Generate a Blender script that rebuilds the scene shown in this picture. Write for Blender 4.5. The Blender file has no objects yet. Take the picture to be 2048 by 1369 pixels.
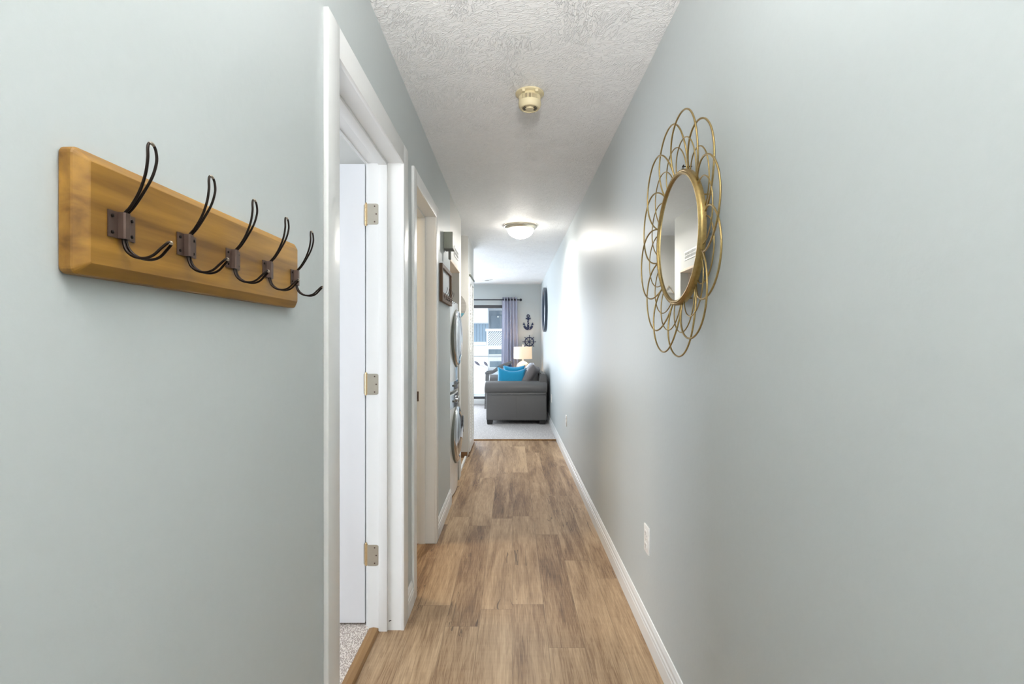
import bpy, bmesh, math, random
from mathutils import Vector, Matrix
random.seed(7)
S = bpy.context.scene
COL = S.collection
PI = math.pi

# ------------------------------------------------------------------ camera
EYE = 1.269
cam = bpy.data.cameras.new('camera'); camo = bpy.data.objects.new('camera', cam); COL.objects.link(camo)
camo.location = (0, 0, EYE); camo.rotation_euler = (PI/2, 0, 0)
cam.sensor_fit = 'HORIZONTAL'; cam.sensor_width = 36; cam.lens = 1000/2048*36
cam.shift_x = -1/2048; cam.clip_start = 0.02; cam.clip_end = 200
S.camera = camo
# ------------------------------------------------------------------ view + world + lights
S.view_settings.view_transform = 'Standard'; S.view_settings.look = 'None'
S.view_settings.gamma = 1; S.view_settings.use_curve_mapping = False
S.view_settings.exposure = 1.1
w = bpy.data.worlds.new('world'); S.world = w; w.use_nodes = True
bg = w.node_tree.nodes['Background']; bg.inputs[0].default_value = (0.74, 0.87, 1.0, 1); bg.inputs[1].default_value = 0.85
sun = bpy.data.lights.new('sun', 'SUN'); suno = bpy.data.objects.new('sun', sun); COL.objects.link(suno)
sun.energy = 1.2; sun.angle = 0.3; sun.color = (1, .97, .93)
suno.rotation_euler = (math.radians(38), math.radians(-12), 0)   # high, coming from behind the building
def area(name, loc, rot, sx, sy, power, color=(1, 1, 1), spread=180):
    l = bpy.data.lights.new(name, 'AREA'); l.shape = 'RECTANGLE'; l.size = sx; l.size_y = sy; l.energy = power; l.color = color; l.spread = math.radians(spread)
    o = bpy.data.objects.new(name, l); COL.objects.link(o); o.location = loc; o.rotation_euler = rot; return o
D = math.radians
# daylight of the living room's further glazing (left of what the hall shows), the bedroom and bath windows
area('living_daylight', (-2.3, 10.0, 1.3), (D(90), 0, D(180)), 2.4, 1.8, 108, (.82, .90, 1.0))
area('bedroom_daylight', (-2.9, 0.6, 1.5), (D(90), 0, D(-90)), 1.4, 1.4, 34, (.86, .92, 1.0))
area('entry_fill', (0.04, -3.85, 1.35), (D(90), 0, 0), .95, 2.0, 8, (1, .99, .97))  # added fill light behind the camera, no window there
area('bounce_fill', (0.04, -0.65, 1.70), (D(140), 0, 0), .5, .5, 26, (1, .985, .965), 100)  # added fill, bounced off the ceiling from behind the camera
area('bath_light', (-1.5, 3.0, 2.35), (0, 0, 0), .5, .3, 10, (1, .80, .55))
DOME_E = 11.0     # glass bowl of the hall ceiling light (emission strength)
ENTRY_FILL_E = 6

# ------------------------------------------------------------------ materials
def srgb(r, g, b):
    f = lambda c: ((c/255)/12.92 if c/255 <= .04045 else ((c/255+.055)/1.055)**2.4)
    return (f(r), f(g), f(b), 1)
def mat(name, rgb, rough=.5, metal=0, bump=None, emit=None, spec=.5, var=None, coat=0, sheen=0, trans=0):
    m = bpy.data.materials.new(name); m.use_nodes = True; nt = m.node_tree; N = nt.nodes; L = nt.links
    p = N['Principled BSDF']; c = srgb(*rgb)
    p.inputs['Base Color'].default_value = c; p.inputs['Roughness'].default_value = rough
    p.inputs['Metallic'].default_value = metal; p.inputs['Specular IOR Level'].default_value = spec
    p.inputs['Coat Weight'].default_value = coat; p.inputs['Sheen Weight'].default_value = sheen
    if trans: p.inputs['Transmission Weight'].default_value = trans
    tc = N.new('ShaderNodeTexCoord'); geo = N.new('ShaderNodeNewGeometry')
    n = N.new('ShaderNodeTexNoise'); n.inputs['Scale'].default_value = (bump[0] if bump else 40)
    n.inputs['Detail'].default_value = 4
    mp = N.new('ShaderNodeMapping'); L.new(geo.outputs['Position'], mp.inputs[0]); L.new(mp.outputs[0], n.inputs['Vector'])
    if bump and len(bump) > 2: mp.inputs['Scale'].default_value = bump[2]
    if bump:
        b = N.new('ShaderNodeBump'); b.inputs['Strength'].default_value = bump[1]; b.inputs['Distance'].default_value = .004
        L.new(n.outputs[0], b.inputs['Height']); L.new(b.outputs[0], p.inputs['Normal'])
    # slight procedural variation of the colour
    v = var if var is not None else .05
    mx = N.new('ShaderNodeMix'); mx.data_type = 'RGBA'
    mx.inputs[6].default_value = tuple(x*(1-v) for x in c[:3])+(1,); mx.inputs[7].default_value = tuple(min(1, x*(1+v)) for x in c[:3])+(1,)
    L.new(n.outputs[0], mx.inputs[0]); L.new(mx.outputs[2], p.inputs['Base Color'])
    if emit:
        p.inputs['Emission Color'].default_value = srgb(*emit[0]); p.inputs['Emission Strength'].default_value = emit[1]
    return m
def wood(name, c1, c2, axis=1, scale=6, rough=.45, dark=None):
    m = bpy.data.materials.new(name); m.use_nodes = True; nt = m.node_tree; N = nt.nodes; L = nt.links
    p = N['Principled BSDF']; p.inputs['Roughness'].default_value = rough
    geo = N.new('ShaderNodeNewGeometry'); mp = N.new('ShaderNodeMapping')
    sc = [14, 14, 14]; sc[axis] = 1.0; mp.inputs['Scale'].default_value = [s*scale/6 for s in sc]
    L.new(geo.outputs['Position'], mp.inputs[0])
    n = N.new('ShaderNodeTexNoise'); n.inputs['Scale'].default_value = 3; n.inputs['Detail'].default_value = 8; n.inputs['Distortion'].default_value = .4
    L.new(mp.outputs[0], n.inputs['Vector'])
    r = N.new('ShaderNodeValToRGB'); r.color_ramp.elements[0].position = .3; r.color_ramp.elements[1].position = .7
    r.color_ramp.elements[0].color = srgb(*c1); r.color_ramp.elements[1].color = srgb(*c2)
    L.new(n.outputs[0], r.inputs[0]); L.new(r.outputs[0], p.inputs['Base Color'])
    b = N.new('ShaderNodeBump'); b.inputs['Strength'].default_value = .12; b.inputs['Distance'].default_value = .002
    L.new(n.outputs[0], b.inputs['Height']); L.new(b.outputs[0], p.inputs['Normal'])
    return m

def plank_floor():
    m = bpy.data.materials.new('plank_floor'); m.use_nodes = True; nt = m.node_tree; N = nt.nodes; L = nt.links
    p = N['Principled BSDF']; p.inputs['Specular IOR Level'].default_value = .3
    geo = N.new('ShaderNodeNewGeometry'); sx = N.new('ShaderNodeSeparateXYZ'); L.new(geo.outputs['Position'], sx.inputs[0])
    def M(op, a, b=None, c=None):
        n = N.new('ShaderNodeMath'); n.operation = op
        for i, v in enumerate((a, b, c)):
            if v is None: continue
            if isinstance(v, (int, float)): n.inputs[i].default_value = v
            else: L.new(v, n.inputs[i])
        return n.outputs[0]
    PW, PL = .15, 1.22
    u = M('DIVIDE', M('ADD', sx.outputs[0], 3.0), PW); i = M('FLOOR', u); fu = M('FRACT', u)
    wn = N.new('ShaderNodeTexWhiteNoise'); wn.noise_dimensions = '1D'; L.new(i, wn.inputs['W'])
    v = M('ADD', M('DIVIDE', sx.outputs[1], PL), M('MULTIPLY', wn.outputs[0], 7.3)); j = M('FLOOR', v); fv = M('FRACT', v)
    cv = N.new('ShaderNodeCombineXYZ'); L.new(i, cv.inputs[0]); L.new(j, cv.inputs[1])
    wc = N.new('ShaderNodeTexWhiteNoise'); wc.noise_dimensions = '2D'; L.new(cv.outputs[0], wc.inputs['Vector'])
    sc = N.new('ShaderNodeSeparateColor'); L.new(wc.outputs['Color'], sc.inputs[0])
    # grain coordinates offset per plank
    gx = M('ADD', sx.outputs[0], M('MULTIPLY', sc.outputs[0], 9.0)); gy = M('ADD', sx.outputs[1], M('MULTIPLY', sc.outputs[1], 13.0))
    g = N.new('ShaderNodeCombineXYZ'); L.new(M('MULTIPLY', gx, 9.0), g.inputs[0]); L.new(M('MULTIPLY', gy, 1.0), g.inputs[1]); L.new(sc.outputs[2], g.inputs[2])
    n1 = N.new('ShaderNodeTexNoise'); n1.inputs['Scale'].default_value = 1.3; n1.inputs['Detail'].default_value = 5; n1.inputs['Distortion'].default_value = .8; L.new(g.outputs[0], n1.inputs['Vector'])
    g2 = N.new('ShaderNodeCombineXYZ'); L.new(M('MULTIPLY', gx, 75.0), g2.inputs[0]); L.new(M('MULTIPLY', gy, 3.5), g2.inputs[1])
    n2 = N.new('ShaderNodeTexNoise'); n2.inputs['Scale'].default_value = 1.8; n2.inputs['Detail'].default_value = 6; n2.inputs['Distortion'].default_value = 1.2; L.new(g2.outputs[0], n2.inputs['Vector'])
    # saw-mark cross grain
    g3 = N.new('ShaderNodeCombineXYZ'); L.new(M('MULTIPLY', gx, 6.0), g3.inputs[0]); L.new(M('MULTIPLY', gy, 55.0), g3.inputs[1])
    n3 = N.new('ShaderNodeTexNoise'); n3.inputs['Scale'].default_value = 1.0; n3.inputs['Detail'].default_value = 2; L.new(g3.outputs[0], n3.inputs['Vector'])
    r = N.new('ShaderNodeValToRGB'); e = r.color_ramp.elements
    e[0].position = .0; e[0].color = srgb(66, 44, 28); e[1].position = 1; e[1].color = srgb(192, 164, 130)
    a = e.new(.42); a.color = srgb(134, 105, 76); b = e.new(.62); b.color = srgb(160, 132, 101)
    mixv = M('ADD', M('ADD', M('MULTIPLY', n1.outputs[0], .75), M('MULTIPLY', n2.outputs[0], .62)), M('ADD', M('MULTIPLY', sc.outputs[2], .17), M('MULTIPLY', n3.outputs[0], .07)))
    L.new(M('ADD', M('MULTIPLY', M('SUBTRACT', mixv, .765), 1.7), .53), r.inputs[0])
    # cracks / knots: thin dark ridges
    g4 = N.new('ShaderNodeCombineXYZ'); L.new(M('MULTIPLY', gx, 8.0), g4.inputs[0]); L.new(M('MULTIPLY', gy, .45), g4.inputs[1])
    n4 = N.new('ShaderNodeTexNoise'); n4.inputs['Scale'].default_value = 1.0; n4.inputs['Detail'].default_value = 4; n4.inputs['Distortion'].default_value = .5; L.new(g4.outputs[0], n4.inputs['Vector'])
    ridge = M('LESS_THAN', M('ABSOLUTE', M('SUBTRACT', n4.outputs[0], .5)), .0032)
    n5 = N.new('ShaderNodeTexNoise'); n5.inputs['Scale'].default_value = 1.6; L.new(geo.outputs['Position'], n5.inputs['Vector'])
    cg = M('GREATER_THAN', n5.outputs[0], .545)
    crack = M('MULTIPLY', ridge, cg)
    eu = M('LESS_THAN', M('MINIMUM', fu, M('SUBTRACT', 1, fu)), .008)
    ev = M('LESS_THAN', M('MINIMUM', fv, M('SUBTRACT', 1, fv)), .0012)
    seam = M('MAXIMUM', eu, ev)
    dk = M('ADD', M('MULTIPLY', crack, .62), M('MULTIPLY', seam, .30))
    mx = N.new('ShaderNodeMix'); mx.data_type = 'RGBA'; L.new(dk, mx.inputs[0]); L.new(r.outputs[0], mx.inputs[6]); mx.inputs[7].default_value = srgb(52, 38, 30)
    L.new(mx.outputs[2], p.inputs['Base Color'])
    L.new(M('ADD', .36, M('MULTIPLY', n2.outputs[0], .14)), p.inputs['Roughness'])
    bp = N.new('ShaderNodeBump'); bp.inputs['Strength'].default_value = .15; bp.inputs['Distance'].default_value = .002
    L.new(M('SUBTRACT', n2.outputs[0], M('MULTIPLY', seam, 1.0)), bp.inputs['Height']); L.new(bp.outputs[0], p.inputs['Normal'])
    return m
def carpet_mat(name, c1, c2, scale=160):
    m = bpy.data.materials.new(name); m.use_nodes = True; nt = m.node_tree; N = nt.nodes; L = nt.links
    p = N['Principled BSDF']; p.inputs['Roughness'].default_value = .95; p.inputs['Specular IOR Level'].default_value = .1
    geo = N.new('ShaderNodeNewGeometry'); mp = N.new('ShaderNodeMapping'); mp.inputs['Scale'].default_value = (1.3, .8, 1); mp.inputs['Rotation'].default_value = (0, 0, .5)
    L.new(geo.outputs['Position'], mp.inputs[0])
    v = N.new('ShaderNodeTexVoronoi'); v.inputs['Scale'].default_value = scale; L.new(mp.outputs[0], v.inputs['Vector'])
    n = N.new('ShaderNodeTexNoise'); n.inputs['Scale'].default_value = 9; L.new(geo.outputs['Position'], n.inputs['Vector'])
    r = N.new('ShaderNodeValToRGB'); r.color_ramp.elements[0].color = srgb(*c2); r.color_ramp.elements[1].color = srgb(*c1)
    r.color_ramp.elements[0].position = .1; r.color_ramp.elements[1].position = .75
    L.new(v.outputs['Distance'], r.inputs[0]); L.new(r.outputs[0], p.inputs['Base Color'])
    b = N.new('ShaderNodeBump'); b.invert = True; b.inputs['Strength'].default_value = .6; b.inputs['Distance'].default_value = .006
    L.new(v.outputs['Distance'], b.inputs['Height']); L.new(b.outputs[0], p.inputs['Normal'])
    return m
def ceiling_mat():
    m = mat('ceiling_paint', (243, 243, 243), .55)
    nt = m.node_tree; N = nt.nodes; L = nt.links; p = N['Principled BSDF']
    geo = N.new('ShaderNodeNewGeometry')
    # stomp-brush texture: each patch has its own ridge direction
    v = N.new('ShaderNodeTexVoronoi'); v.inputs['Scale'].default_value = 7; L.new(geo.outputs['Position'], v.inputs['Vector'])
    vm = N.new('ShaderNodeVectorMath'); vm.operation = 'MULTIPLY'; L.new(v.outputs['Color'], vm.inputs[0]); vm.inputs[1].default_value = (0, 0, 0)
    rot = N.new('ShaderNodeVectorRotate'); rot.rotation_type = 'Z_AXIS'; L.new(geo.outputs['Position'], rot.inputs['Vector'])
    sp = N.new('ShaderNodeSeparateColor'); L.new(v.outputs['Color'], sp.inputs[0])
    am = N.new('ShaderNodeMath'); am.operation = 'MULTIPLY'; L.new(sp.outputs[0], am.inputs[0]); am.inputs[1].default_value = 1.6
    L.new(am.outputs[0], rot.inputs['Angle'])
    mp = N.new('ShaderNodeMapping'); mp.inputs['Scale'].default_value = (26, 75, 1); L.new(rot.outputs[0], mp.inputs[0])
    n = N.new('ShaderNodeTexNoise'); n.inputs['Scale'].default_value = 1.0; n.inputs['Detail'].default_value = 2.5; n.inputs['Distortion'].default_value = .9
    L.new(mp.outputs[0], n.inputs['Vector'])
    a = N.new('ShaderNodeMath'); a.operation = 'SUBTRACT'; L.new(n.outputs[0], a.inputs[0]); a.inputs[1].default_value = .5
    ab = N.new('ShaderNodeMath'); ab.operation = 'ABSOLUTE'; L.new(a.outputs[0], ab.inputs[0])
    r = N.new('ShaderNodeMapRange'); L.new(ab.outputs[0], r.inputs[0]); r.inputs[1].default_value = 0; r.inputs[2].default_value = .07; r.inputs[3].default_value = 1; r.inputs[4].default_value = 0
    n2 = N.new('ShaderNodeTexNoise'); n2.inputs['Scale'].default_value = 5; L.new(geo.outputs['Position'], n2.inputs['Vector'])
    ml = N.new('ShaderNodeMath'); ml.operation = 'MULTIPLY'; L.new(r.outputs[0], ml.inputs[0]); L.new(n2.outputs[0], ml.inputs[1])
    b = N.new('ShaderNodeBump'); b.inputs['Strength'].default_value = .7; b.inputs['Distance'].default_value = .008
    L.new(ml.outputs[0], b.inputs['Height']); L.new(b.outputs[0], p.inputs['Normal'])
    return m

M_wall = mat('wall_paint', (193, 199, 199), .43, spec=.15, bump=(55, .10), var=.015)
M_wallw = mat('white_wall_paint', (200, 199, 194), .5, bump=(60, .08), var=.015)
M_niche = mat('niche_paint', (214, 200, 186), .6, var=.02)
M_ceil = ceiling_mat()
M_floor = plank_floor()
M_carpet = carpet_mat('bedroom_carpet', (232, 222, 212), (150, 132, 120), 150)
M_carpet2 = carpet_mat('living_carpet', (200, 196, 194), (146, 143, 143), 90)
M_trim = mat('trim_paint', (230, 231, 230), .3, bump=(30, .05), var=.01)
M_door = mat('door_paint', (232, 233, 236), .35, bump=(30, .05, (1, 1, .2)), var=.01)
M_tranwood = wood('transition_wood', (128, 92, 52), (158, 120, 74), 1)
M_board = wood('stained_pine', (108, 72, 20), (178, 132, 52), 1, 5, .42)
M_iron = mat('dark_iron', (44, 36, 32), .38, .8)
M_bronze = mat('bronze_plate', (104, 86, 78), .42, .75, var=.15)
M_worn = mat('worn_tip_metal', (190, 180, 165), .35, .9)
M_gold = mat('antique_gold', (172, 148, 98), .38, 1.0, bump=(120, .15), var=.3)
M_mirror = mat('mirror_glass', (236, 238, 238), .015, 1.0, var=0)
M_nickel = mat('brushed_nickel', (196, 190, 176), .35, 1.0, var=.08)
M_brass = mat('hinge_pin_brass', (214, 188, 146), .3, 1.0)
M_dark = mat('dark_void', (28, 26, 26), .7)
M_plastic = mat('white_plastic', (238, 236, 232), .35, var=.01)
M_smoke = mat('aged_plastic', (216, 203, 166), .45, var=.03)
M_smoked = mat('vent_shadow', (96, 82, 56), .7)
M_bowl = mat('lit_frosted_glass', (255, 252, 246), .4, emit=((255, 248, 238), DOME_E), var=0)
M_bowl_fill = mat('fill_dome_glow', (255, 252, 246), .4, emit=((255, 242, 218), ENTRY_FILL_E), var=0)
M_white_app = mat('appliance_enamel', (232, 234, 234), .18, coat=.4, var=.01)
M_chrome = mat('chrome', (214, 216, 220), .12, 1.0, var=.02)
M_glassdk = mat('dark_door_glass', (40, 44, 50), .08, .0, coat=1)
M_dryglass = mat('smoky_dryer_door', (176, 182, 190), .15, .3, coat=.6)
M_grey = mat('grey_plastic', (158, 162, 148), .5)
M_greydk = mat('grey_plastic_dark', (112, 114, 106), .5)
M_frame = wood('walnut_frame', (84, 62, 44), (128, 98, 72), 2, 6, .6)
M_panel = mat('whitewashed_panel', (214, 218, 222), .5, bump=(8, .3, (1, 8, 1)), var=.10)
M_sign = wood('whitewashed_sign', (132, 130, 124), (172, 169, 162), 0, 5, .7)
M_teal = mat('teal_stain', (92, 150, 168), .7, var=.1)
M_rope = mat('jute_rope', (176, 150, 112), .9)
M_leather = mat('grey_leather', (96, 94, 93), .36, bump=(70, .25), var=.05)
M_legd = mat('dark_leg', (26, 24, 24), .5)
M_tealp = mat('teal_plush', (10, 142, 186), .85, bump=(130, .9), var=.22, sheen=.4)
M_tealf = mat('pale_teal_fringe', (150, 206, 222), .9, bump=(130, .9))
M_cush = mat('taupe_cushion', (118, 112, 112), .7, bump=(60, .4), var=.08)
M_cushw = mat('white_stripe_cloth', (206, 206, 214), .8)
M_navy = mat('navy_cloth', (60, 84, 122), .8, var=.08)
M_navyw = mat('navy_metal', (34, 44, 78), .5, .2)
M_curt = mat('grey_curtain', (222, 224, 240), .75, bump=(300, .2), var=.03)
M_rod = mat('rod_black', (48, 48, 56), .4, .6)
M_shade = mat('lamp_shade_linen', (246, 226, 200), .8, emit=((255, 214, 170), .22), bump=(200, .2), var=.02)
M_ceramic = mat('cream_ceramic', (236, 230, 216), .25, var=.02)
M_chairw = wood('weathered_chair_wood', (96, 96, 96), (132, 130, 128), 0, 6, .6)
M_alu = mat('bronze_aluminium', (84, 84, 86), .4, .5)
M_mirrorframe = mat('navy_mirror_frame', (44, 58, 74), .35, .2, coat=.3)
M_leaf = mat('dried_leaf', (140, 138, 150), .8)
M_ext = mat('white_siding', (226, 228, 232), .7)
M_extw = mat('bright_deck_boards', (214, 214, 214), .8, bump=(4, .4, (1, 20, 1)), var=.05)
M_blue = mat('pale_blue_siding', (170, 190, 208), .7, bump=(3, .4, (20, 1, 1)))
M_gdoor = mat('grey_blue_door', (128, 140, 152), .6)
M_win = mat('exterior_window_glass', (120, 136, 148), .2)
def glass_mat():
    m = bpy.data.materials.new('clear_glass'); m.use_nodes = True; nt = m.node_tree; N = nt.nodes; L = nt.links
    N.remove(N['Principled BSDF']); t = N.new('ShaderNodeBsdfTransparent'); t.inputs[0].default_value = (.95, .97, .97, 1)
    g = N.new('ShaderNodeBsdfGlossy'); g.inputs['Roughness'].default_value = .02; fr = N.new('ShaderNodeFresnel'); fr.inputs[0].default_value = 1.45
    mx = N.new('ShaderNodeMixShader'); L.new(fr.outputs[0], mx.inputs[0]); L.new(t.outputs[0], mx.inputs[1]); L.new(g.outputs[0], mx.inputs[2]); L.new(mx.outputs[0], N['Material Output'].inputs[0])
    return m
M_glass = glass_mat()

# ------------------------------------------------------------------ mesh helpers (world coordinates)
def box(bm, x0, x1, y0, y1, z0, z1, bev=0):
    r = bmesh.ops.create_cube(bm, size=1)
    for v in r['verts']:
        v.co = Vector(((x0+x1)/2+v.co.x*(x1-x0), (y0+y1)/2+v.co.y*(y1-y0), (z0+z1)/2+v.co.z*(z1-z0)))
    if bev:
        es = list({e for v in r['verts'] for e in v.link_edges})
        bmesh.ops.bevel(bm, geom=es, offset=bev, segments=2, affect='EDGES', profile=.6)
def obox(bm, c, ax, ay, az, sx, sy, sz):
    r = bmesh.ops.create_cube(bm, size=1); c = Vector(c); ax, ay, az = Vector(ax), Vector(ay), Vector(az)
    for v in r['verts']: v.co = c+ax*v.co.x*sx+ay*v.co.y*sy+az*v.co.z*sz
def tube(bm, pts, r, n=10, closed=False, cap=True):
    pts = [Vector(p) for p in pts]; m = len(pts); rings = []
    up = None
    for i, p in enumerate(pts):
        if closed: t = pts[(i+1) % m]-pts[i-1]
        else: t = pts[min(i+1, m-1)]-pts[max(i-1, 0)]
        t.normalize()
        if up is None:
            up = t.orthogonal().normalized()
        up = (up-t*up.dot(t)); up = up.normalized() if up.length > 1e-6 else t.orthogonal().normalized()
        s = t.cross(up); rr = r[i] if isinstance(r, (list, tuple)) else r
        rings.append([bm.verts.new(p+(up*math.cos(2*PI*k/n)+s*math.sin(2*PI*k/n))*rr) for k in range(n)])
    for i in range(m if closed else m-1):
        a, b = rings[i], rings[(i+1) % m]
        off = 0
        if closed and i == m-1:   # best twist match
            off = min(range(n), key=lambda o: (a[0].co-b[o].co).length)
        for k in range(n):
            bm.faces.new((a[k], a[(k+1) % n], b[(k+1+off) % n], b[(k+off) % n]))
    if cap and not closed:
        bm.faces.new(rings[0][::-1]); bm.faces.new(rings[-1])
def lathe(bm, prof, c, axis='Z', n=32, cap=True):
    """prof: (radius, height along axis)"""
    c = Vector(c); rings = []
    for r, h in prof:
        ring = []
        for k in range(n):
            a = 2*PI*k/n; ca, sa = math.cos(a)*max(r, 1e-4), math.sin(a)*max(r, 1e-4)
            if axis == 'Z': o = Vector((ca, sa, h))
            elif axis == 'X': o = Vector((h, ca, sa))
            else: o = Vector((sa, h, ca))
            ring.append(bm.verts.new(c+o))
        rings.append(ring)
    for i in range(len(rings)-1):
        for k in range(n): bm.faces.new((rings[i][k], rings[i][(k+1) % n], rings[i+1][(k+1) % n], rings[i+1][k]))
    if cap: bm.faces.new(rings[0][::-1]); bm.faces.new(rings[-1])
def prism(bm, poly, axis, a0, a1):
    """poly 2-D; axis 'X': poly=(y,z); 'Y': poly=(x,z); 'Z': poly=(x,y)"""
    def P(p, a):
        return {'X': (a, p[0], p[1]), 'Y': (p[0], a, p[1]), 'Z': (p[0], p[1], a)}[axis]
    A = [bm.verts.new(P(p, a0)) for p in poly]; B = [bm.verts.new(P(p, a1)) for p in poly]; n = len(poly)
    bm.faces.new(A); bm.faces.new(B[::-1])
    for k in range(n): bm.faces.new((A[k], B[k], B[(k+1) % n], A[(k+1) % n]))
def spline(pts, n=8, closed=False):
    pts = [Vector(p) for p in pts]; m = len(pts); out = []
    for i in range(m if closed else m-1):
        if closed: p0, p1, p2, p3 = pts[i-1], pts[i], pts[(i+1) % m], pts[(i+2) % m]
        else: p0, p1, p2, p3 = pts[max(i-1, 0)], pts[i], pts[i+1], pts[min(i+2, m-1)]
        for k in range(n):
            t = k/n
            out.append(.5*((2*p1)+(p2-p0)*t+(2*p0-5*p1+4*p2-p3)*t*t+(3*p1-p0-3*p2+p3)*t**3))
    if not closed: out.append(pts[-1])
    return out
ORG = {}
def obj(name, bm, m, parent=None, smooth=False, kind=None, label=None):
    bmesh.ops.recalc_face_normals(bm, faces=bm.faces)
    me = bpy.data.meshes.new(name); 
    org = ORG.get(parent.name, Vector((0, 0, 0))) if parent else Vector((0, 0, 0))
    if not parent and not kind:
        # origin at base centre
        xs = [v.co for v in bm.verts]; lo = Vector([min(v[i] for v in xs) for i in range(3)]); hi = Vector([max(v[i] for v in xs) for i in range(3)])
        org = Vector(((lo.x+hi.x)/2, (lo.y+hi.y)/2, lo.z))
    for v in bm.verts: v.co -= org
    bm.to_mesh(me); bm.free(); me.materials.append(m)
    if smooth:
        for p in me.polygons: p.use_smooth = True
        if smooth != 'all':
            me.set_sharp_from_angle(angle=D(38))
    o = bpy.data.objects.new(name, me); COL.objects.link(o)
    if parent: o.parent = parent; ORG[o.name] = org
    else: o.location = org; ORG[o.name] = org
    if kind: o['kind'] = kind
    if label: o['label'] = label
    return o
def thing(name, label, cat, loc, group=None, kind=None):
    o = bpy.data.objects.new(name, None); COL.objects.link(o); o.location = loc; ORG[o.name] = Vector(loc); o.empty_display_size = .1
    if kind: o['kind'] = kind
    if label: o['label'] = label
    if cat: o['category'] = cat
    if group: o['group'] = group
    return o
def tag(o, label, cat, group=None):
    o['label'] = label; o['category'] = cat
    if group: o['group'] = group
    return o
def copy_tree(o, parent=None):
    c = o.copy(); COL.objects.link(c)
    if parent: c.parent = parent
    for ch in list(o.children): copy_tree(ch, c)
    return c
B = bmesh.new

# ------------------------------------------------------------------ the shell
XL, XR, H = -.49, .576, 2.44
XLB = -.61                 # back face of the left partition
DT = 2.053                 # door opening height
def struct(name, bm, m, **k): return obj(name, bm, m, kind='structure', **k)

bm = B(); box(bm, XR, XR+.12, -4.0, 10.27, -.05, H+.05); struct('wall_right', bm, M_wall)
bm = B()
box(bm, XLB, XL, -4.0, 1.36, 0, H)                     # near length with the hook rack
box(bm, XLB, XL, 1.36, 2.214, DT+.02, H)               # over door 1
box(bm, XLB, XL, 2.214, 2.472, 0, H)
box(bm, XLB, XL, 2.472, 3.162, DT+.02, H)              # over door 2
box(bm, XLB, XL, 3.162, 3.92, 0, H)
struct('wall_left', bm, M_wall)
bm = B()
box(bm, XLB, XL, 3.92, 4.60, 1.925, H); box(bm, -1.30, XL, 4.60, 4.76, 0, H)
struct('wall_laundry', bm, M_wallw)
bm = B(); box(bm, -1.30, XLB, 3.86, 3.918, 0, H); box(bm, -1.36, -1.30, 3.86, 4.76, 0, H); struct('wall_niche', bm, M_niche)
bm = B(); box(bm, -1.30, XLB, 3.918, 4.60, 1.93, 1.96); box(bm, -1.298, -.56, 4.585, 4.599, 0, 1.93); struct('trim_1', bm, M_niche)
bm = B(); box(bm, XLB-.005, XL+.006, 3.915, 4.605, 1.905, 1.926, .002); struct('trim_2', bm, mat('header_trim', (226, 206, 184), .5))
bm = B(); box(bm, -1.62, XL, 5.5, 5.62, 0, H); box(bm, -.61, XL, 5.62, 6.30, 2.03, H); box(bm, -.61, XL, 6.20, 6.30, 0, 2.03); box(bm, -1.62, -.61, 6.20, 6.30, 0, H); box(bm, -1.74, -1.62, 4.76, 6.30, 0, H)
struct('wall_closet', bm, M_wallw)
bm = B(); box(bm, XLB, XR+.12, -4.1, -4.0, 0, H); struct('wall_back', bm, M_wall)
# bedroom, bath and living-room shells
bm = B(); box(bm, -3.2, XLB, 2.30, 2.36, 0, H); box(bm, -3.26, -3.2, -1.2, 2.36, 0, H); box(bm, -3.2, XLB, -1.26, -1.2, 0, H); struct('wall_bedroom', bm, M_wallw)
bm = B(); box(bm, -2.3, -1.36, 3.80, 3.86, 0, H); box(bm, -1.36, XLB, 3.80, 3.86, 0, H); box(bm, -2.36, -2.3, 2.36, 3.86, 0, H); struct('wall_bath', bm, M_wallw)
bm = B(); box(bm, -4.3, -4.2, 6.2, 10.27, 0, H); box(bm, -4.2, -1.74, 6.20, 6.30, 0, H); struct('wall_living', bm, M_wall)
YF = 10.15
bm = B()
box(bm, -4.2, -2.75, YF, YF+.12, 0, H); box(bm, -.02, XR, YF, YF+.12, 0, H); box(bm, -2.75, -.02, YF, YF+.12, 2.02, H); box(bm, -2.75, -.02, YF, YF+.12, -.05, .10)
struct('wall_far', bm, M_wall)
bm = B(); box(bm, -4.3, XR+.12, -4.1, 10.27, H, H+.1); struct('ceiling', bm, M_ceil)
bm = B(); box(bm, -.584, XR, -4.0, 6.45, -.05, 0); box(bm, -2.36, -.584, 2.33, 6.2, -.05, 0); struct('floor', bm, M_floor)
bm = B(); box(bm, -3.26, -.628, -1.26, 2.33, -.05, .006); struct('floor_bedroom', bm, M_carpet)
bm = B(); box(bm, -4.3, XR, 6.45, YF, -.05, .012); box(bm, -4.3, -.584, 6.2, 6.45, -.05, .012); struct('floor_living', bm, M_carpet2)
bm = B(); prism(bm, [(-.630, 0), (-.630, .009), (-.612, .013), (-.592, .010), (-.583, .001)], 'Y', 1.36, 2.214); struct('trim_3', bm, M_tranwood)
bm = B(); box(bm, -.50, XR, 6.443, 6.458, 0, .014, .003); struct('trim_4', bm, M_tranwood)
bm = B(); box(bm, -.524, -.502, 4.86, 5.47, 0, .022, .004); struct('trim_5', bm, M_trim)
bm = B(); box(bm, -.61, -.496, 5.478, 5.4995, 0, .06, .002); box(bm, -.495, -.478, 5.52, 6.30, 0, .018); struct('trim_6', bm, wood('dark_stained_trim', (92, 62, 34), (130, 92, 56), 0))

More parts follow.
